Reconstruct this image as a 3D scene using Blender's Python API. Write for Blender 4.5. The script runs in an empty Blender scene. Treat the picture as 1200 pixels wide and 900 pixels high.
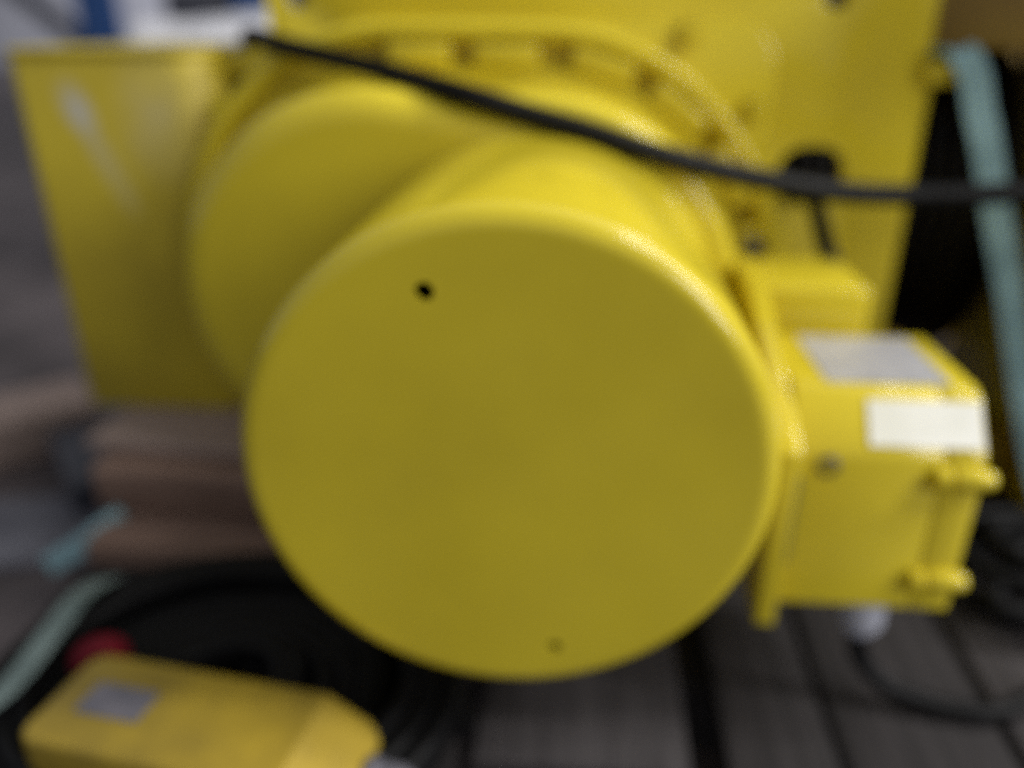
import bpy, bmesh, math, random
from mathutils import Vector, Matrix, noise

random.seed(7)
scene = bpy.context.scene
COL = scene.collection
R = math.radians

# ------------------------------------------------------------------ camera
cd = bpy.data.cameras.new('camera')
cam = bpy.data.objects.new('camera', cd); COL.objects.link(cam)
cam.location = (0.0415, -0.4346, 0.560)
cam.rotation_euler = (R(90 - 24.4), 0, R(4.6))
cd.sensor_width = 36; cd.lens = 36 * 930 / 1200
cd.clip_start = 0.02; cd.clip_end = 100
cd.dof.use_dof = True
cd.dof.focus_distance = 0.30
cd.dof.aperture_fstop = 2.0
scene.camera = cam

# ------------------------------------------------------------------ light
w = bpy.data.worlds.new('World'); scene.world = w; w.use_nodes = True
bg = w.node_tree.nodes['Background']
bg.inputs[0].default_value = (0.93, 0.95, 1.0, 1); bg.inputs[1].default_value = 0.34

def area(name, loc, target, sx, sy, power, col):
    l = bpy.data.lights.new(name, 'AREA'); l.shape = 'RECTANGLE'; l.size = sx; l.size_y = sy
    l.energy = power; l.color = col
    o = bpy.data.objects.new(name, l); COL.objects.link(o)
    o.location = loc
    o.rotation_euler = (Vector(target) - Vector(loc)).to_track_quat('-Z', 'Y').to_euler()
    return o
# workshop ceiling: a roof light and a row of fluorescent battens
area('roof_light', (2.1, 1.8, 4.2), (0.1, 0.3, 0.2), 3.4, 3.4, 20, (1.0, 0.97, 0.92))
area('side_fill', (3.5, -2.4, 1.9), (0.0, 0.2, 0.2), 1.8, 1.8, 72, (1.0, 0.98, 0.95))  # added fill lamp on the right; motor then shades the gear cover
for i, yy in enumerate((-0.9, 0.35, 1.6, 2.9)):
    area('batten_and_fill', (2.1, yy, 3.1), (0.6, yy * 0.7, 0), 0.16, 0.8, 26, (1.0, 0.98, 0.95))

for xx in (3.2, 4.6):
    area('batten_and_fill', (xx, 0.1, 3.1), (0.2, 0.2, 0.2), 0.22, 0.9, 58, (1.0, 0.98, 0.95))
area('batten_and_fill', (-5.0, 10.5, 3.4), (-5.0, 14.0, 0.6), 1.2, 0.3, 170, (0.95, 0.97, 1.0))  # lamp added to brighten the far wall, turned away from the hoist

scene.view_settings.view_transform = 'Standard'
scene.view_settings.look = 'None'
scene.view_settings.exposure = -0.08
scene.view_settings.gamma = 1
scene.cycles.use_denoising = False
scene.cycles.max_bounces = 8
scene.cycles.filter_width = 2.0
scene.cycles.sample_clamp_direct = 6.0
scene.cycles.sample_clamp_indirect = 1.2

# ------------------------------------------------------------------ materials
def new_mat(name):
    m = bpy.data.materials.new(name); m.use_nodes = True
    nt = m.node_tree
    return m, nt, nt.nodes['Principled BSDF']

def N(nt, t, **kw):
    n = nt.nodes.new(t)
    for k, v in kw.items(): setattr(n, k, v)
    return n

def grain(name, c1, c2, scale=30, rough=0.5, bump=0.1, bscale=None, metallic=0.0, stretch=(1, 1, 1),
          detail=5, spec=0.5, bdist=0.002, lo=0.35, hi=0.65):
    """two-tone noise colour plus fine relief, in object space"""
    m, nt, b = new_mat(name)
    tc = N(nt, 'ShaderNodeTexCoord'); mp = N(nt, 'ShaderNodeMapping'); mp.inputs['Scale'].default_value = stretch
    nt.links.new(tc.outputs['Object'], mp.inputs[0])
    n1 = N(nt, 'ShaderNodeTexNoise'); n1.inputs['Scale'].default_value = scale; n1.inputs['Detail'].default_value = detail
    nt.links.new(mp.outputs[0], n1.inputs['Vector'])
    r = N(nt, 'ShaderNodeValToRGB')
    r.color_ramp.elements[0].position = lo; r.color_ramp.elements[0].color = (*c1, 1)
    r.color_ramp.elements[1].position = hi; r.color_ramp.elements[1].color = (*c2, 1)
    nt.links.new(n1.outputs[0], r.inputs[0]); nt.links.new(r.outputs[0], b.inputs['Base Color'])
    n2 = N(nt, 'ShaderNodeTexNoise'); n2.inputs['Scale'].default_value = bscale or scale * 4; n2.inputs['Detail'].default_value = 3
    nt.links.new(mp.outputs[0], n2.inputs['Vector'])
    bp = N(nt, 'ShaderNodeBump'); bp.inputs['Strength'].default_value = bump; bp.inputs['Distance'].default_value = bdist
    nt.links.new(n2.outputs[0], bp.inputs['Height']); nt.links.new(bp.outputs[0], b.inputs['Normal'])
    b.inputs['Roughness'].default_value = rough; b.inputs['Metallic'].default_value = metallic
    b.inputs['Specular IOR Level'].default_value = spec
    return m

def paint(name, base, dark, scuff=None, rough=0.10):
    """thick sprayed enamel: orange peel, faint cloudiness, grime specks, optional scuff marks"""
    m, nt, b = new_mat(name)
    tc = N(nt, 'ShaderNodeTexCoord')
    n1 = N(nt, 'ShaderNodeTexNoise'); n1.inputs['Scale'].default_value = 6; n1.inputs['Detail'].default_value = 4
    nt.links.new(tc.outputs['Object'], n1.inputs['Vector'])
    r = N(nt, 'ShaderNodeValToRGB')
    r.color_ramp.elements[0].position = 0.3; r.color_ramp.elements[0].color = (*dark, 1)
    r.color_ramp.elements[1].position = 0.62; r.color_ramp.elements[1].color = (*base, 1)
    nt.links.new(n1.outputs[0], r.inputs[0])
    # grime specks
    n3 = N(nt, 'ShaderNodeTexNoise'); n3.inputs['Scale'].default_value = 70; n3.inputs['Detail'].default_value = 6; n3.inputs['Roughness'].default_value = 0.7
    nt.links.new(tc.outputs['Object'], n3.inputs['Vector'])
    r3 = N(nt, 'ShaderNodeValToRGB')
    r3.color_ramp.elements[0].position = 0.70; r3.color_ramp.elements[0].color = (0, 0, 0, 1)
    r3.color_ramp.elements[1].position = 0.78; r3.color_ramp.elements[1].color = (0.5, 0.5, 0.5, 1)
    nt.links.new(n3.outputs[0], r3.inputs[0])
    mx = N(nt, 'ShaderNodeMix', data_type='RGBA'); mx.inputs[7].default_value = (0.14, 0.10, 0.03, 1)
    nt.links.new(r3.outputs[0], mx.inputs[0]); nt.links.new(r.outputs[0], mx.inputs[6])
    out = mx.outputs[2]
    for (cx, cz, ang, lx, lz, strength) in (scuff or []):
        mp = N(nt, 'ShaderNodeMapping', vector_type='TEXTURE')
        mp.inputs['Location'].default_value = (cx, 0, cz); mp.inputs['Rotation'].default_value = (0, R(ang), 0)
        mp.inputs['Scale'].default_value = (lx, 10, lz)
        nn = N(nt, 'ShaderNodeTexNoise'); nn.inputs['Scale'].default_value = 30; nn.inputs['Detail'].default_value = 5
        nt.links.new(tc.outputs['Object'], nn.inputs['Vector'])
        nt.links.new(tc.outputs['Object'], mp.inputs[0])
        g = N(nt, 'ShaderNodeTexGradient', gradient_type='SPHERICAL'); nt.links.new(mp.outputs[0], g.inputs[0])
        ml = N(nt, 'ShaderNodeMath', operation='MULTIPLY'); nt.links.new(g.outputs[1], ml.inputs[0]); nt.links.new(nn.outputs[0], ml.inputs[1])
        m2 = N(nt, 'ShaderNodeMath', operation='MULTIPLY', use_clamp=True); nt.links.new(ml.outputs[0], m2.inputs[0]); m2.inputs[1].default_value = strength
        mx2 = N(nt, 'ShaderNodeMix', data_type='RGBA'); mx2.inputs[7].default_value = (0.52, 0.50, 0.42, 1)
        nt.links.new(m2.outputs[0], mx2.inputs[0]); nt.links.new(out, mx2.inputs[6]); out = mx2.outputs[2]
    nt.links.new(out, b.inputs['Base Color'])
    n2 = N(nt, 'ShaderNodeTexNoise'); n2.inputs['Scale'].default_value = 160; n2.inputs['Detail'].default_value = 2
    nt.links.new(tc.outputs['Object'], n2.inputs['Vector'])
    bp = N(nt, 'ShaderNodeBump'); bp.inputs['Strength'].default_value = 0.035; bp.inputs['Distance'].default_value = 0.001
    nt.links.new(n2.outputs[0], bp.inputs['Height']); nt.links.new(bp.outputs[0], b.inputs['Normal'])
    rr = N(nt, 'ShaderNodeMapRange'); rr.inputs['To Min'].default_value = rough - 0.02; rr.inputs['To Max'].default_value = rough + 0.08
    nt.links.new(n1.outputs[0], rr.inputs[0]); nt.links.new(rr.outputs[0], b.inputs['Roughness'])
    return m

YB, YD = (0.69, 0.56, 0.030), (0.59, 0.475, 0.026)
M = {}
M['yellow'] = paint('yellow_enamel', YB, YD)
M['yellow_worn'] = paint('yellow_enamel_scuffed', (0.62, 0.49, 0.028), (0.45, 0.345, 0.026),
                         scuff=[(-0.513, 0.475, -20, 0.022, 0.040, 2.0), (-0.490, 0.415, -22, 0.018, 0.075, 1.1), (-0.42, 0.47, 15, 0.06, 0.09, 0.6)], rough=0.42)
M['shaded_yellow'] = paint('shaded_yellow_paint', (0.30, 0.19, 0.014), (0.17, 0.10, 0.010), rough=0.45)  # hoist yellow darkened to brown: rear frame shade put into the colour
M['plastic'] = grain('amber_plastic', (0.24, 0.17, 0.022), (0.50, 0.35, 0.026), scale=9, rough=0.45, bump=0.15, bscale=300)
M['rubber'] = grain('black_rubber', (0.003, 0.003, 0.0035), (0.006, 0.006, 0.007), scale=40, rough=0.55, bump=0.2, bscale=160, spec=0.18)
M['gap_black'] = grain('gap_shade_black', (0.006, 0.005, 0.004), (0.018, 0.014, 0.010), scale=60, rough=0.45, bump=0.4, spec=0.3)  # near black colour stands in for deep shade behind the plate
M['foil'] = grain('silver_foil', (0.50, 0.50, 0.54), (0.62, 0.62, 0.66), scale=40, rough=0.38, bump=0.2, metallic=0.35, detail=6)
M['darkfoil'] = grain('dull_grey_label', (0.12, 0.12, 0.15), (0.19, 0.18, 0.21), scale=40, rough=0.4, bump=0.1, metallic=0.2)
M['sticker'] = grain('white_paper_sticker', (0.74, 0.74, 0.66), (0.86, 0.86, 0.80), scale=25, rough=0.55, bump=0.1)
M['bolt'] = grain('zinc_bolt', (0.10, 0.10, 0.12), (0.24, 0.24, 0.27), scale=90, rough=0.35, bump=0.15, metallic=0.8)
M['gland'] = grain('pale_grey_nylon', (0.50, 0.52, 0.62), (0.60, 0.62, 0.72), scale=60, rough=0.45, bump=0.05)
M['red'] = grain('red_plastic', (0.10, 0.003, 0.010), (0.15, 0.005, 0.014), scale=30, rough=0.7, spec=0.2, bump=0.05)
M['blue'] = grain('blue_rack_paint', (0.012, 0.055, 0.19), (0.02, 0.075, 0.24), scale=12, rough=0.4, bump=0.1)
M['bluegrey'] = grain('blue_grey_sheet_paint', (0.10, 0.10, 0.125), (0.20, 0.20, 0.235), scale=6, rough=0.55, bump=0.1)
M['darksteel'] = grain('dark_steel', (0.03, 0.035, 0.05), (0.07, 0.07, 0.09), scale=30, rough=0.5, bump=0.1)
M['wrap'] = grain('white_stretch_wrap', (0.62, 0.62, 0.66), (0.80, 0.80, 0.84), scale=9, rough=0.3, bump=0.5, bscale=25, bdist=0.02)
M['wall'] = grain('pale_render', (0.46, 0.46, 0.53), (0.60, 0.60, 0.67), scale=1.2, rough=0.8, bump=0.2, bscale=60)
M['concrete'] = grain('stained_concrete', (0.042, 0.034, 0.035), (0.135, 0.112, 0.115), scale=5, rough=0.7, bump=0.35, bscale=90, detail=9, lo=0.3, hi=0.7)

def wood(name, a, b_, axis):
    st = [9, 9, 9]; st[axis] = 0.7
    return grain(name, a, b_, scale=7, rough=0.75, bump=0.5, bscale=18, stretch=tuple(st), detail=8, spec=0.25, bdist=0.003, lo=0.25, hi=0.75)
M['deck'] = wood('weathered_deck_wood', (0.010, 0.009, 0.009), (0.040, 0.035, 0.036), 1)
M['deck2'] = wood('weathered_deck_wood_pale', (0.024, 0.021, 0.022), (0.080, 0.072, 0.074), 1)
M['brownwood'] = wood('brown_packing_timber', (0.11, 0.066, 0.050), (0.34, 0.225, 0.175), 0)
M['palewood'] = wood('sawn_offcut_wood', (0.25, 0.185, 0.16), (0.46, 0.355, 0.315), 0)

def strap_mat(name, c1, c2):
    m, nt, b = new_mat(name)
    tc = N(nt, 'ShaderNodeTexCoord')
    wv = N(nt, 'ShaderNodeTexWave'); wv.inputs['Scale'].default_value = 160; wv.inputs['Distortion'].default_value = 0.6
    nt.links.new(tc.outputs['Object'], wv.inputs['Vector'])
    n1 = N(nt, 'ShaderNodeTexNoise'); n1.inputs['Scale'].default_value = 16; n1.inputs['Detail'].default_value = 6
    nt.links.new(tc.outputs['Object'], n1.inputs['Vector'])
    r = N(nt, 'ShaderNodeValToRGB')
    r.color_ramp.elements[0].position = 0.35; r.color_ramp.elements[0].color = (*c1, 1)
    r.color_ramp.elements[1].position = 0.62; r.color_ramp.elements[1].color = (*c2, 1)
    nt.links.new(n1.outputs[0], r.inputs[0]); nt.links.new(r.outputs[0], b.inputs['Base Color'])
    bp = N(nt, 'ShaderNodeBump'); bp.inputs['Strength'].default_value = 0.4; bp.inputs['Distance'].default_value = 0.001
    nt.links.new(wv.outputs[0], bp.inputs['Height']); nt.links.new(bp.outputs[0], b.inputs['Normal'])
    b.inputs['Roughness'].default_value = 0.7
    return m
M['strap'] = strap_mat('aqua_polyester_webbing', (0.21, 0.36, 0.41), (0.33, 0.54, 0.60))
M['dull_strap'] = strap_mat('dull_aqua_webbing', (0.10, 0.145, 0.14), (0.21, 0.28, 0.27))  # darker, greyer version of the aqua webbing

# ------------------------------------------------------------------ mesh helpers (all in world metres)
def finish(name, bm, mat, parent=None, sharp=35, smooth=True):
    """link bm as ONE object whose origin is the middle of its base"""
    bm.normal_update()
    bmesh.ops.recalc_face_normals(bm, faces=bm.faces[:])
    xs = [v.co.x for v in bm.verts]; ys = [v.co.y for v in bm.verts]; zs = [v.co.z for v in bm.verts]
    org = Vector(((min(xs) + max(xs)) / 2, (min(ys) + max(ys)) / 2, min(zs)))
    keep = mat.name == 'yellow_enamel_scuffed'       # its scuffs are placed in world metres
    if keep: org = Vector((0, 0, 0))
    bmesh.ops.translate(bm, verts=bm.verts[:], vec=-org)
    me = bpy.data.meshes.new(name); bm.to_mesh(me); bm.free()
    if smooth:
        for p in me.polygons: p.use_smooth = True
        me.set_sharp_from_angle(angle=R(sharp))
    me.materials.append(mat)
    o = bpy.data.objects.new(name, me); COL.objects.link(o)
    pw = Vector((0, 0, 0)); q = parent
    while q is not None: pw += q.location; q = q.parent
    o.parent = parent; o.location = org - pw
    return o

def tag(o, label=None, cat=None, group=None, kind=None):
    for k, v in (('label', label), ('category', cat), ('group', group), ('kind', kind)):
        if v: o[k] = v
    return o

def empty(name, loc, label, cat, group=None):
    o = bpy.data.objects.new(name, None); COL.objects.link(o); o.location = loc
    o.empty_display_size = 0.05
    return tag(o, label, cat, group)

def box(x0, x1, y0, y1, z0, z1, bev=0.003, seg=3, bm=None, mtx=None):
    b = bmesh.new()
    v = [b.verts.new((x, y, z)) for x in (x0, x1) for y in (y0, y1) for z in (z0, z1)]
    for f in ((0, 1, 3, 2), (4, 6, 7, 5), (0, 4, 5, 1), (2, 3, 7, 6), (0, 2, 6, 4), (1, 5, 7, 3)):
        b.faces.new([v[i] for i in f])
    if bev: bmesh.ops.bevel(b, geom=b.edges[:], offset=bev, segments=seg, profile=0.5, affect='EDGES')
    if mtx is not None: b.transform(mtx)
    return merge(bm, b)

def merge(bm, b):
    if bm is None: return b
    me = bpy.data.meshes.new('tmp'); b.to_mesh(me); b.free(); bm.from_mesh(me); bpy.data.meshes.remove(me)
    return bm

def prism(outer, holes, axis, a0, a1, bev=0.0, seg=2):
    """polygon (list of 2D points) with holes, extruded along axis from a0 to a1"""
    def P(p, a):
        if axis == 'y': return (p[0], a, p[1])
        if axis == 'x': return (a, p[0], p[1])
        return (p[0], p[1], a)
    b = bmesh.new(); loops = []
    for lp in [outer] + list(holes):
        lo = [b.verts.new(P(p, a0)) for p in lp]; hi = [b.verts.new(P(p, a1)) for p in lp]
        n = len(lp); el = []; eh = []
        for i in range(n):
            b.faces.new((lo[i], lo[(i + 1) % n], hi[(i + 1) % n], hi[i]))
        for i in range(n):
            el.append(b.edges.get((lo[i], lo[(i + 1) % n]))); eh.append(b.edges.get((hi[i], hi[(i + 1) % n])))
        loops.append((el, eh))
    for k in (0, 1):
        bmesh.ops.triangle_fill(b, use_beauty=True, use_dissolve=True, edges=[e for l in loops for e in l[k]])
    if bev:
        ed = [e for e in b.edges if len(e.link_faces) == 2 and e.calc_face_angle(0) > R(50)]
        bmesh.ops.bevel(b, geom=ed, offset=bev, segments=seg, profile=0.5, affect='EDGES')
    return b

def circle(cx, cz, r, n=24, a0=0.0):
    return [(cx + r * math.cos(a0 + 2 * math.pi * i / n), cz + r * math.sin(a0 + 2 * math.pi * i / n)) for i in range(n)]

def rrect(x0, x1, z0, z1, r, n=6):
    pts = []
    for cx, cz, s in ((x1 - r, z1 - r, 0), (x0 + r, z1 - r, 90), (x0 + r, z0 + r, 180), (x1 - r, z0 + r, 270)):
        for i in range(n + 1):
            a = R(s + 90 * i / n); pts.append((cx + r * math.cos(a), cz + r * math.sin(a)))
    return pts

def lathe(profile, c, axis, seg=64, bm=None):
    """profile = [(radius, along)], turned about an axis ('x','y','z' or a Vector) through c"""
    b = bmesh.new()
    d = {'x': Vector((1, 0, 0)), 'y': Vector((0, 1, 0)), 'z': Vector((0, 0, 1))}.get(axis, axis) if isinstance(axis, str) else axis.normalized()
    u = d.orthogonal().normalized(); v = d.cross(u); c = Vector(c)
    rings = []
    for (r, t) in profile:
        if r < 1e-6: rings.append([b.verts.new(c + d * t)])
        else: rings.append([b.verts.new(c + d * t + (u * math.cos(2 * math.pi * i / seg) + v * math.sin(2 * math.pi * i / seg)) * r) for i in range(seg)])
    for A, B in zip(rings, rings[1:]):
        for i in range(seg):
            j = (i + 1) % seg
            if len(A) == 1 and len(B) == 1: continue
            if len(A) == 1: b.faces.new((A[0], B[i], B[j]))
            elif len(B) == 1: b.faces.new((A[i], A[j], B[0]))
            else: b.faces.new((A[i], A[j], B[j], B[i]))
    return merge(bm, b)

def spline(pts, n=10, closed=False):
    P = [Vector(p) for p in pts]; out = []
    m = len(P)
    for i in range(m if closed else m - 1):
        g = (lambda k: P[k % m]) if closed else (lambda k: P[min(max(k, 0), m - 1)])
        p0, p1, p2, p3 = g(i - 1), g(i), g(i + 1), g(i + 2)
        for k in range(n):
            t = k / n
            out.append(0.5 * ((2 * p1) + (p2 - p0) * t + (2 * p0 - 5 * p1 + 4 * p2 - p3) * t * t + (3 * p1 - p0 - 3 * p2 + p3) * t ** 3))
    if not closed: out.append(P[-1])
    return out

def tube(path, r, seg=10, bm=None):
    b = bmesh.new(); rings = []; up = Vector((0, 0, 1)); n = len(path)
    u = None
    for i, p in enumerate(path):
        d = (path[min(i + 1, n - 1)] - path[max(i - 1, 0)]).normalized()
        u = (d.orthogonal() if u is None else u - d * u.dot(d)).normalized()
        v = d.cross(u)
        rings.append([b.verts.new(p + (u * math.cos(2 * math.pi * k / seg) + v * math.sin(2 * math.pi * k / seg)) * r) for k in range(seg)])
    for A, B in zip(rings, rings[1:]):
        for k in range(seg): b.faces.new((A[k], A[(k + 1) % seg], B[(k + 1) % seg], B[k]))
    b.faces.new(rings[0]); b.faces.new(rings[-1])
    return merge(bm, b)

def ribbon(path, side, width, thick=0.003):
    """flat strap: path centreline, side = vector (or list) across the width"""
    b = bmesh.new(); n = len(path); rows = []
    for i, p in enumerate(path):
        d = (path[min(i + 1, n - 1)] - path[max(i - 1, 0)]).normalized()
        s = Vector(side(i / (n - 1)) if callable(side) else side); s = (s - d * s.dot(d)).normalized(); k = d.cross(s)
        rows.append([b.verts.new(p + s * a * width / 2 + k * c * thick / 2) for a, c in ((-1, -1), (1, -1), (1, 1), (-1, 1))])
    for A, B in zip(rows, rows[1:]):
        for k in range(4): b.faces.new((A[k], A[(k + 1) % 4], B[(k + 1) % 4], B[k]))
    b.faces.new(rows[0]); b.faces.new(rows[-1])
    return b

def hexhead(c, d, r, h):
    """bolt head with a chamfered hexagon on a washer"""
    bm = lathe([(0, 0), (r * 1.45, 0), (r * 1.45, h * 0.22), (r * 1.0, h * 0.22)], c, d, 24)
    lathe([(r, h * 0.2), (r, h * 0.9), (r * 0.85, h), (0, h)], c, d, 6, bm)
    return bm

# ------------------------------------------------------------------ the setting
GZ = -0.11
b = bmesh.new(); s = 40
bmesh.ops.create_grid(b, x_segments=4, y_segments=4, size=s); bmesh.ops.translate(b, verts=b.verts[:], vec=(0, 0, GZ))
tag(finish('floor', b, M['concrete'], smooth=False), 'stained grey brown workshop concrete floor', kind='structure')
tag(finish('wall', box(-25, 25, 14.0, 14.2, GZ, 6.0, 0), M['wall'], smooth=False), 'pale grey workshop wall far behind', kind='structure')

# pallet under everything: boards front to back on three bearers
pal = empty('wooden_pallet', (0.1, 0.5, GZ), 'weathered grey wooden pallet carrying the yellow hoist', 'pallet')
boards = [(-0.50, -0.365, 0.06, 'deck'), (-0.335, -0.20, -0.02, 'deck'), (-0.17, -0.045, -0.02, 'deck'), (-0.03, 0.152, 0.036, 'deck2'),
          (0.184, 0.276, -0.16, 'deck'), (0.284, 0.425, -0.15, 'deck'), (0.437, 0.585, -0.14, 'deck2'), (0.60, 0.76, -0.16, 'deck')]
for x0, x1, yf, mt in boards:
    d = random.uniform(-0.0015, 0.0)
    finish('plank', box(x0, x1, yf, 1.15, -0.024 + d, d, 0.0025, 2), M[mt], pal)
for y0 in (0.16, 0.55, 1.0):
    finish('bearer', box(-0.5, 0.76, y0, y0 + 0.09, GZ, -0.0262, 0.003, 2), M['deck'], pal)

# ------------------------------------------------------------------ the hoist
H = empty('electric_hoist', (0, 0.45, 0.0), 'glossy yellow electric hoist with big round motor cover on wooden pallet', 'hoist')
YM = M['yellow']

def cover(name, c, Rr, y0, y1, rim, holes, parent):
    """drum shaped pressed cover, open at the back: rounded rim and a front face with real drilled holes"""
    prof = [(Rr - 0.003, y1), (Rr, y1 - 0.003), (Rr, (y0 + y1) / 2), (Rr, y0 + rim)]
    for i in range(1, 11):
        a = R(9 * i); prof.append((Rr - rim + rim * math.cos(a), y0 + rim - rim * math.sin(a)))
    prof.append((Rr - rim - 0.004, y0))
    seg = 96
    bm = lathe(prof, (c[0], 0, c[1]), 'y', seg)
    # last ring lies in the face plane: fill it round the holes
    bm.verts.ensure_lookup_table()
    ring = bm.verts[-seg:]
    edges = [bm.edges.get((ring[i], ring[(i + 1) % seg])) for i in range(seg)]
    for (hx, hz, hr) in holes:
        lo = [bm.verts.new((p[0], y0, p[1])) for p in circle(hx, hz, hr, 20)]
        hi = [bm.verts.new((p[0], y0 + 0.004, p[1])) for p in circle(hx, hz, hr, 20)]
        for i in range(20):
            bm.faces.new((lo[i], lo[(i + 1) % 20], hi[(i + 1) % 20], hi[i]))
            edges.append(bm.edges.get((lo[i], lo[(i + 1) % 20])))
    bmesh.ops.triangle_fill(bm, use_beauty=True, use_dissolve=True, edges=edges)
    return finish(name, bm, YM, parent, sharp=40)

cover('motor_cover', (0.001, 0.2945), 0.1752, 0.0, 0.325, 0.0145, [(-0.0445, 0.419, 0.0058), (0.0368, 0.1596, 0.0045)], H)

# motor barrel between cover and flange, with a rounded shoulder
prof = [(0.12, 0.318), (0.186, 0.318)] + [(0.186 + 0.018 * math.sin(R(a)), 0.336 - 0.018 * math.cos(R(a))) for a in range(10, 91, 10)] + [(0.206, 0.432)]
finish('motor_barrel', lathe(prof, (0, 0, 0.30), 'y', 96), YM, H)

# bolting flange of the gear case: the outline wraps both covers; raised lip, sunk track, chunky lugs with pockets between
def outline(inset, C2=(((-0.150, 0.310), 0.254), ((0.0, 0.30), 0.262)), n=288):
    """points and outward normals round the hull of two circles"""
    out = []
    for i in range(n):
        a = R(-90 + 360 * i / n); d = Vector((math.cos(a), 0, math.sin(a)))
        (cx, cz), r = max(C2, key=lambda q: q[0][0] * d.x + q[0][1] * d.z + q[1])
        out.append((Vector((cx, 0, cz)) + d * (r - inset), d))
    return out
def loft(prof, fill=False, **kw):
    b = bmesh.new(); rows = []
    for ins, yy in prof: rows.append([b.verts.new((p.x, yy, p.z)) for p, n in outline(ins, **kw)])
    m_ = len(rows[0])
    for A, B in zip(rows, rows[1:]):
        for k in range(m_): b.faces.new((A[k], A[(k + 1) % m_], B[(k + 1) % m_], B[k]))
    if fill: b.faces.new(rows[-1])
    return b
# gear cover: pear shaped lid that runs in behind the motor cover
rm = 0.028
prof = [(0.0, 0.4295), (0.0, 0.36), (0.0, 0.30 + rm)] + [(rm - rm * math.cos(R(9 * i)), 0.30 + rm - rm * math.sin(R(9 * i))) for i in range(1, 11)] + [(rm + 0.004, 0.30)]
finish('gear_cover', loft(prof, True, C2=(((-0.155, 0.310), 0.199), ((-0.005, 0.300), 0.186))), YM, H, sharp=40)
prof = [(0.10, 0.430), (0.048, 0.430), (0.044, 0.434), (0.042, 0.450), (0.019, 0.450), (0.016, 0.430)] + \
       [(0.008 - 0.008 * math.sin(R(a)), 0.434 - 0.008 * math.cos(R(a))) for a in range(0, 91, 15)] + [(0.0, 0.476), (0.10, 0.476)]
FL = finish('flange', loft(prof), YM, H)
ol = outline(0.030); acc = [0.0]
for i in range(1, len(ol)): acc.append(acc[-1] + (ol[i][0] - ol[i - 1][0]).length)
s0 = acc[max(i for i in range(len(ol)) if ol[i][1].z > 0.9 and ol[i][0].x > -0.005)]               # arc length at the top of the motor circle, where a pocket sits
def at_arc(sv):
    sv %= acc[-1]
    k = next(i for i in range(1, len(acc)) if acc[i] >= sv)
    f = (sv - acc[k - 1]) / max(1e-9, acc[k] - acc[k - 1])
    return ol[k - 1][0].lerp(ol[k][0], f), ol[k - 1][1].lerp(ol[k][1], f).normalized()
nl = int(acc[-1] / 0.0905)
for k in range(nl):
    p, n = at_arc(s0 - 0.006 + 0.0905 * (k + 0.5))
    if p.x < -0.20: continue          # the left end of the flange is plain
    ang = math.atan2(n.z, n.x)
    m = Matrix.Translation((p.x, 0, p.z)) @ Matrix.Rotation(-ang, 4, 'Y')
    finish('lug', box(-0.014, 0.012, 0.428, 0.452, -0.034, 0.034, 0.006, 3, mtx=m), YM, FL)
for c in ((0.232, 0.430, 0.339), (0.215, 0.430, 0.215)):
    finish('bolt', hexhead(c, Vector((0, -1, 0)), 0.009, 0.012), M['bolt'], FL)

# square adapter pad behind the flange, then the big mounting plate
AD = finish('adapter_pad', prism(rrect(-0.245, 0.245, 0.055, 0.565, 0.05), [], 'y', 0.470, 0.490, 0.003), YM, H)
for cx, cz in ((0.150, 0.551), (0.226, 0.478), (-0.206, 0.541), (0.206, 0.095), (-0.206, 0.095)):
    finish('bolt', hexhead((cx, 0.470, cz), Vector((0, -1, 0)), 0.010, 0.012), YM, AD)
outer = [(-0.297, 0.0), (0.408, 0.0), (0.408, 0.50), (0.402, 0.512), (0.402, 0.72), (-0.297, 0.72)]
MP = finish('mounting_plate', prism(outer, [circle(-0.266, 0.587, 0.012), circle(0.301, 0.586, 0.012), rrect(0.264, 0.336, 0.372, 0.437, 0.028)], 'y', 0.490, 0.508, 0.0025), YM, H)
for cx, cz in ((-0.266, 0.587), (0.301, 0.586)):
    finish('bolt', hexhead((cx, 0.512, cz), Vector((0, -1, 0)), 0.008, 0.010), M['bolt'], MP)
finish('strap_lug', prism(rrect(0.400, 0.436, 0.502, 0.528, 0.010), [], 'y', 0.478, 0.4895, 0.003), YM, H)

# rest of the frame behind the plate: cross beams, side panel, black drum added for the dark hollow, rear plate
finish('cross_beam', box(0.4122, 0.92, 0.53, 0.66, 0.534, 0.7198, 0.004), M['shaded_yellow'], H)
finish('bottom_rail', box(0.4085, 0.6215, 0.50, 0.58, 0.0, 0.075, 0.004), M['shaded_yellow'], H)
finish('side_panel', box(0.622, 0.640, 0.43, 0.76, 0.0, 0.533, 0.003), YM, H)
finish('rear_plate', box(-0.30, 0.92, 1.0602, 1.08, 0.0, 0.72, 0.003), M['shaded_yellow'], H)
finish('shade_top_plate', box(-0.297, 0.92, 0.509, 1.08, 0.7205, 0.735, 0.003), M['shaded_yellow'], H)  # unseen plate bridging the frame, added to block light from above
finish('shade_hood', box(0.4025, 0.92, 0.36, 0.5085, 0.7205, 0.735, 0.003), M['shaded_yellow'], H)  # unseen overhang, added to shade the panel and beam below
DR = finish('shade_drum_flange', lathe([(0, 0.0), (0.235, 0.0), (0.24, 0.004), (0.24, 0.016), (0.235, 0.02), (0, 0.02)], (0.575, 0.85, 0.33), 'x', 64), M['gap_black'], H)
rp = [(0.0, -0.01)]
for k in range(38):
    t = -0.012 - k * 0.021
    for a in range(0, 181, 36): rp.append((0.215 + 0.0105 * math.sin(R(a)), t - 0.0105 + 0.0105 * math.cos(R(a))))
rp.append((0.0, -0.82))
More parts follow.
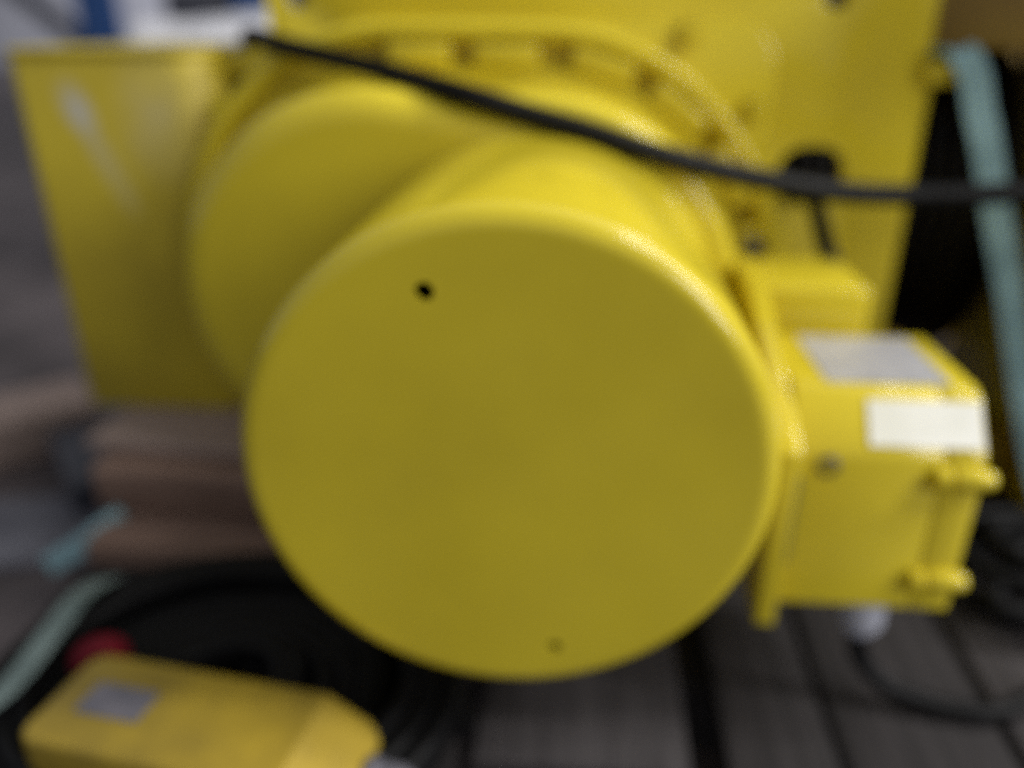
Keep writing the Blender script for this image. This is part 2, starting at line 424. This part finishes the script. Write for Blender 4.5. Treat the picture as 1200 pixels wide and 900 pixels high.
finish('shade_drum', lathe(rp, (0.575, 0.85, 0.33), 'x', 48), M['gap_black'], H)  # black drum added to fill the gap with shade

# left hand housing: tall box with a rounded front corner, capped by a thin folded lid
hx0, hx1, hy0, hy1 = -0.583, -0.358, 0.45, 0.82
pts = [(hx0 + 0.008, hy0), ]
pts = []
for cx, cy, rr, s in ((hx1 - 0.045, hy0 + 0.045, 0.045, 270), (hx1 - 0.02, hy1 - 0.02, 0.02, 0), (hx0 + 0.012, hy1 - 0.012, 0.012, 90), (hx0 + 0.012, hy0 + 0.012, 0.012, 180)):
    for i in range(9):
        a = R(s + 90 * i / 8); pts.append((cx + rr * math.cos(a), cy + rr * math.sin(a)))
HO = finish('side_housing', prism(pts, [], 'z', 0.108, 0.528, 0.003), M['yellow_worn'], H)
def grow(ps, g):
    mx = sum(p[0] for p in ps) / len(ps); my = sum(p[1] for p in ps) / len(ps)
    return [(mx + (p[0] - mx) * (1 + g), my + (p[1] - my) * (1 + g)) for p in ps]
finish('lid', prism(grow(pts, 0.012), [], 'z', 0.5285, 0.5365, 0.002), M['yellow_worn'], HO)
finish('bolt', hexhead((-0.349, 0.452, 0.476), Vector((0, -1, 0)), 0.010, 0.014), YM, HO)
finish('tie_bracket', box(-0.378, -0.2972, 0.494, 0.53, 0.505, 0.536, 0.004), YM, H)

# terminal box side: gusset plate, neck and two-part box with lugs
gus = [(0.083, 0.118), (0.083, 0.276), (0.10, 0.288), (0.255, 0.352), (0.40, 0.352), (0.40, 0.16), (0.11, 0.118)]
finish('gusset_plate', prism(gus, [], 'x', 0.196, 0.2118, 0.002), YM, H)
finish('terminal_neck', box(0.2122, 0.307, 0.262, 0.37, 0.20, 0.347, 0.006), YM, H)
def chamfer_box(x0, x1, bev, y0=0.10):
    prof = [(y0 + 0.004, 0.126), (y0, 0.130), (y0, 0.262), (y0 + 0.004, 0.272), (y0 + 0.030, 0.304), (y0 + 0.040, 0.309), (0.248, 0.309), (0.248, 0.126)]
    return prism(prof, [], 'x', x0, x1, bev, 2)
TB = finish('terminal_box', chamfer_box(0.2122, 0.3212, 0.002), YM, H)
LD = finish('lid', chamfer_box(0.3216, 0.351, 0.0025), YM, TB)
for zz in (0.252, 0.159):                                   # lugs with captive screws bridging the joint
    lug = lathe([(0, -0.016), (0.0075, -0.016), (0.0095, -0.013), (0.0095, 0.002), (0.0078, 0.004), (0.0078, 0.011), (0.0062, 0.014), (0, 0.0145)], (0.343, 0.0985, zz), 'x', 20)
    finish('screw_lug', lug, YM, TB)
    finish('screw_boss', lathe([(0, -0.010), (0.0085, -0.010), (0.0095, -0.008), (0.0095, 0.0), (0, 0.0)], (0.324, 0.0985, zz), 'x', 20), YM, TB)
bm = lathe([(0.0085, 0.003), (0.0085, -0.001), (0.0062, -0.002), (0.0062, 0.002), (0, 0.002)], (0.2365, 0.0995, 0.258), 'y', 20)
finish('screw', bm, M['bolt'], TB)
finish('seam_strip', box(0.2122, 0.2165, 0.094, 0.0995, 0.17, 0.25, 0.001, 1), M['darksteel'], TB)  # dark strip put in as the seam line beside the gusset
SL = finish('rating_plate', prism(rrect(0.2385, 0.332, 0.140, 0.238, 0.003, 3), [], 'z', 0.3093, 0.3101, 0), M['foil'], TB)
# white sticker wrapped over the chamfer: follows the profile, a little proud
inner = [(0.1050, 0.2735), (0.1275, 0.3012)]
skin = [(0.1040, 0.2743), (0.1265, 0.3020)]
finish('sticker', prism(inner + skin[::-1], [], 'x', 0.2655, 0.3485, 0), M['sticker'], TB)
GL = finish('cable_gland', lathe([(0, 0.0), (0.021, 0.0), (0.021, -0.016), (0.0165, -0.018), (0.0185, -0.022), (0.0185, -0.044), (0.011, -0.056), (0, -0.056)], (0.303, 0.140, 0.126), 'z', 24), M['gland'], TB)

# ------------------------------------------------------------------ cables
def cable(name, pts, r, label, n=12):
    path = spline(pts, n)
    return tag(finish(name, tube(path, r, 12), M['rubber'], sharp=80), label, 'cable')
cable('black_cable', [(-0.31, 0.62, 0.50), (-0.335, 0.56, 0.525), (-0.328, 0.505, 0.545), (-0.300, 0.455, 0.5475), (-0.262, 0.414, 0.541), (-0.206, 0.398, 0.530), (-0.145, 0.365, 0.5195), (-0.066, 0.308, 0.5045), (-0.003, 0.303, 0.487),
      (0.051, 0.301, 0.473), (0.104, 0.303, 0.457), (0.168, 0.318, 0.439), (0.246, 0.345, 0.421), (0.308, 0.365, 0.411), (0.363, 0.38, 0.407), (0.419, 0.38, 0.408), (0.474, 0.38, 0.412),
      (0.55, 0.38, 0.421), (0.64, 0.37, 0.40), (0.70, 0.34, 0.27), (0.72, 0.32, 0.05), (0.70, 0.29, 0.009)], 0.0105,
      'long thick black cable draped across the round yellow motor cover')
cable('black_cable', [(0.295, 0.56, 0.395), (0.297, 0.505, 0.397), (0.296, 0.455, 0.393), (0.294, 0.41, 0.375), (0.296, 0.375, 0.352), (0.30, 0.356, 0.338)], 0.009,
      'short black cable from plate opening into the terminal neck')
cable('black_cable', [(0.303, 0.140, 0.085), (0.304, 0.139, 0.062), (0.312, 0.135, 0.038), (0.335, 0.125, 0.020), (0.38, 0.115, 0.011), (0.43, 0.115, 0.010), (0.50, 0.155, 0.010), (0.60, 0.20, 0.010)], 0.0085,
      'black cable hanging from the grey gland under the terminal box')

def coil(c, rx, ry, turns, r, z0, dz, seed, tail=None, lay=3):
    rnd = random.Random(seed); pts = []
    n = 16
    for i in range(turns * n):
        t = 2 * math.pi * i / n; k = i / n
        layer = k / turns
        f = 1 - 0.80 * ((k % lay) / lay) + 0.03 * noise.noise(Vector((k * 3.1, seed, 0)))
        zz = z0 + dz * layer + 0.006 * abs(noise.noise(Vector((i * 0.35, seed * 2.0, 1))))
        pts.append((c[0] + rx * f * math.cos(t) + 0.006 * noise.noise(Vector((i * .2, 5, seed))), c[1] + ry * f * math.sin(t), zz))
    if tail: pts += tail
    return tube(spline(pts, 4), r, 8)
co = coil((-0.245, 0.055), 0.205, 0.165, 22, 0.0085, 0.010, 0.055, 3, lay=9.3)
tag(finish('coiled_cable', co, M['rubber'], sharp=80), 'black pendant cable coiled in loops on pallet under the amber pendant', 'cable')
co = coil((0.545, 0.30), 0.11, 0.10, 5, 0.010, 0.011, 0.05, 9, lay=2.6)
tag(finish('coiled_cable', co, M['rubber'], sharp=80), 'small black cable coil on pallet behind the terminal box', 'cable')

# ------------------------------------------------------------------ webbing straps
p = spline([(0.400, 0.530, 0.505), (0.412, 0.50, 0.5305), (0.424, 0.474, 0.535), (0.440, 0.466, 0.515), (0.453, 0.464, 0.48), (0.468, 0.462, 0.444), (0.499, 0.462, 0.363), (0.531, 0.462, 0.286), (0.574, 0.460, 0.170), (0.612, 0.44, 0.06), (0.63, 0.40, 0.012), (0.64, 0.36, 0.004)], 8)
tag(finish('webbing_strap', ribbon(p, lambda t: (0.97, -0.2, 0.0), 0.028, 0.003), M['strap'], sharp=60), 'pale blue webbing strap hanging from the lug of the mounting plate', 'strap')
p = spline([(-0.372, 0.006, 0.05), (-0.391, -0.024, 0.045), (-0.44, -0.06, 0.035), (-0.49, -0.06, 0.04), (-0.46, -0.035, 0.06), (-0.397, -0.006, 0.082), (-0.392, 0.06, 0.088), (-0.398, 0.11, 0.085), (-0.402, 0.155, 0.068), (-0.404, 0.175, 0.05)], 8)
tag(finish('webbing_strap', ribbon(p, lambda t: (0.9, -0.1, 0.25), 0.026, 0.003), M['dull_strap'], sharp=60), 'pale green webbing strap running past the red button of the pendant', 'strap')
p = spline([(-0.567, 0.285, -0.024), (-0.555, 0.288, -0.016), (-0.523, 0.290, 0.004), (-0.492, 0.300, 0.026), (-0.478, 0.315, 0.0335)], 8)
tag(finish('webbing_strap', ribbon(p, lambda t: (0.35, -0.26, -0.69), 0.024, 0.003), M['strap'], sharp=60), 'short blue webbing strap end beside the thick brown timber block', 'strap')

# ------------------------------------------------------------------ timber packing
m = Matrix.Translation((-0.40, 0.50, 0)) @ Matrix.Rotation(R(-3), 4, 'Z')
tag(finish('plank_offcut', box(-0.085, 0.235, -0.245, 0.2, 0.001, 0.031, 0.004, 2, mtx=m), M['brownwood']), 'flat brown plank offcut under the thick timber block', 'plank')
tag(finish('timber_block', box(-0.105, 0.21, -0.185, 0.2, 0.0315, 0.0945, 0.010, 3, mtx=m), M['brownwood']), 'thick brown timber block on the flat plank offcut', 'timber')
tag(finish('packing_board', box(-0.128, 0.205, -0.150, 0.2, 0.095, 0.1075, 0.004, 2, mtx=m), M['palewood']), 'pale packing board between brown timber block and yellow side housing', 'plank')
m = Matrix.Translation((-0.90, 0.70, GZ)) @ Matrix.Rotation(R(40), 4, 'Z')
tag(finish('offcut_and_filler', box(-0.25, 0.12, -0.075, 0.075, 0.0, 0.085, 0.014, 3, mtx=m), M['palewood']), 'pale sawn timber offcut lying on the concrete beside the pallet', 'timber')
m = Matrix.Translation((-0.80, 0.46, GZ)) @ Matrix.Rotation(R(12), 4, 'Z')
tag(finish('metal_sheet', box(-0.30, 0.20, -0.10, 0.07, 0.0, 0.012, 0.002, 2, mtx=m), M['bluegrey']), 'blue grey metal sheet lying flat on the concrete beside the pallet', 'sheet')
m = Matrix.Translation((-0.72, 0.60, GZ)) @ Matrix.Rotation(R(-50), 4, 'Z')
tag(finish('offcut_and_filler', box(-0.11, 0.11, -0.035, 0.035, 0.0, 0.06, 0.006, 2, mtx=m), M['darksteel']), 'small dark piece filling the dark gap between pallet and pale timber', 'timber')  # dark piece put in where the gap between the timbers is dark

# ------------------------------------------------------------------ pendant control
PC = Vector((-0.217, -0.04, 0.045)); rot = Matrix.Rotation(R(-8), 4, 'Z')
PD = empty('pendant_control', PC, 'amber yellow pendant control with red button lying on black cable coil', 'pendant control')
T = Matrix.Translation(PC) @ rot @ Matrix.Rotation(R(-2), 4, 'X')
bm = prism(rrect(-0.125, 0.120, -0.036, 0.055, 0.016, 6), [], 'z', 0.0, 0.055, 0.005, 3)
bmesh.ops.bisect_plane(bm, geom=bm.verts[:] + bm.edges[:] + bm.faces[:], plane_co=(0.076, 0, 0), plane_no=(1, 0, 0))
for v in bm.verts:                                          # the cable end slopes down
    if v.co.x > 0.0761: v.co.z = min(v.co.z, 0.055 - (v.co.x - 0.076) * 0.72)
bm.transform(T)
BD = finish('body', bm, M['plastic'], PD)
bm = prism(rrect(-0.098, -0.046, -0.006, 0.024, 0.003, 3), [], 'z', 0.0552, 0.0560, 0); bm.transform(T)
tag(finish('label_plate', bm, M['darkfoil'], BD), 'dull grey label plate')
bm = box(-0.1265, 0.05, -0.0348, 0.0558, 0.024, 0.027, 0.0008, 1); bm.transform(T)
finish('seam', bm, M['rubber'], BD)
bm = lathe([(0, 0), (0.013, 0), (0.013, 0.010), (0.019, 0.012), (0.023, 0.018), (0.023, 0.026), (0.018, 0.033), (0.008, 0.036), (0, 0.0365)], (-0.121, 0.050, 0.030), Vector((-0.7, 0.75, 0.15)), 32); bm.transform(T)
tag(finish('stop_button', bm, M['red'], PD), 'red mushroom stop button')
bm = lathe([(0, 0), (0.015, 0), (0.016, 0.006), (0.013, 0.010), (0.013, 0.026), (0.009, 0.034), (0, 0.034)], (0.118, 0.022, 0.014), Vector((1, 0, 0)), 24); bm.transform(T)
finish('cable_gland', bm, M['bluegrey'], PD)
for k in range(3):
    bm = lathe([(0, 0), (0.012, 0), (0.012, -0.002), (0.010, -0.004), (0, -0.004)], (-0.07 + 0.05 * k, 0.0, 0.0), 'z', 20); bm.transform(T)
    finish('push_button', bm, M['rubber'], PD)

# ------------------------------------------------------------------ background things, well out of focus
def bundle():
    b = bmesh.new(); nx, na = 40, 24; rows = []
    for i in range(nx + 1):
        t = i / nx; x = -1.36 + 1.30 * t
        e = min(1, (min(t, 1 - t) * 6 + 0.02)) ** 0.45
        row = []
        for k in range(na + 1):
            a = math.pi * k / na
            q = 1 + 0.05 * noise.noise(Vector((x * 3, k * 0.4, 2)))
            cy = abs(math.cos(a)) ** 0.6 * math.copysign(1, math.cos(a))
            row.append(b.verts.new((x, 1.95 - 0.3 * cy * e * q, GZ + 0.001 + (0.685 * (math.sin(a) ** 0.5 if math.sin(a) > 0 else 0)) * e * q)))
        rows.append(row)
    for A, B in zip(rows, rows[1:]):
        for k in range(na): b.faces.new((A[k], A[k + 1], B[k + 1], B[k]))
    for r_ in (rows[0], rows[-1]): b.faces.new(r_)
    return b
tag(finish('wrapped_bundle', bundle(), M['wrap'], sharp=60), 'long white plastic wrapped bundle on the floor behind the side housing', 'bundle')
RK = empty('storage_rack', (-1.6, 3.4, GZ), 'blue steel storage rack standing against the far wall', 'rack')
for x in (-2.24, -1.50):
    finish('post', box(x, x + 0.16, 3.35, 3.45, GZ, 2.2, 0.004, 1), M['blue'], RK)
finish('shelf', box(-2.078, -1.502, 3.32, 3.8, 0.30, 0.36, 0.004, 1), M['blue'], RK)
m = Matrix.Translation((-2.46, 3.38, 0.66)) @ Matrix.Rotation(R(38), 4, 'Y')
finish('brace', box(-0.5, 0.5, -0.03, 0.0, -0.04, 0.04, 0.003, 1, mtx=m), M['darksteel'], RK)
tag(finish('dark_crate', box(-1.85, -1.55, 3.40, 3.75, 0.361, 0.72, 0.01, 2), M['darksteel']), 'dark crate on the shelf of the blue storage rack', 'crate')
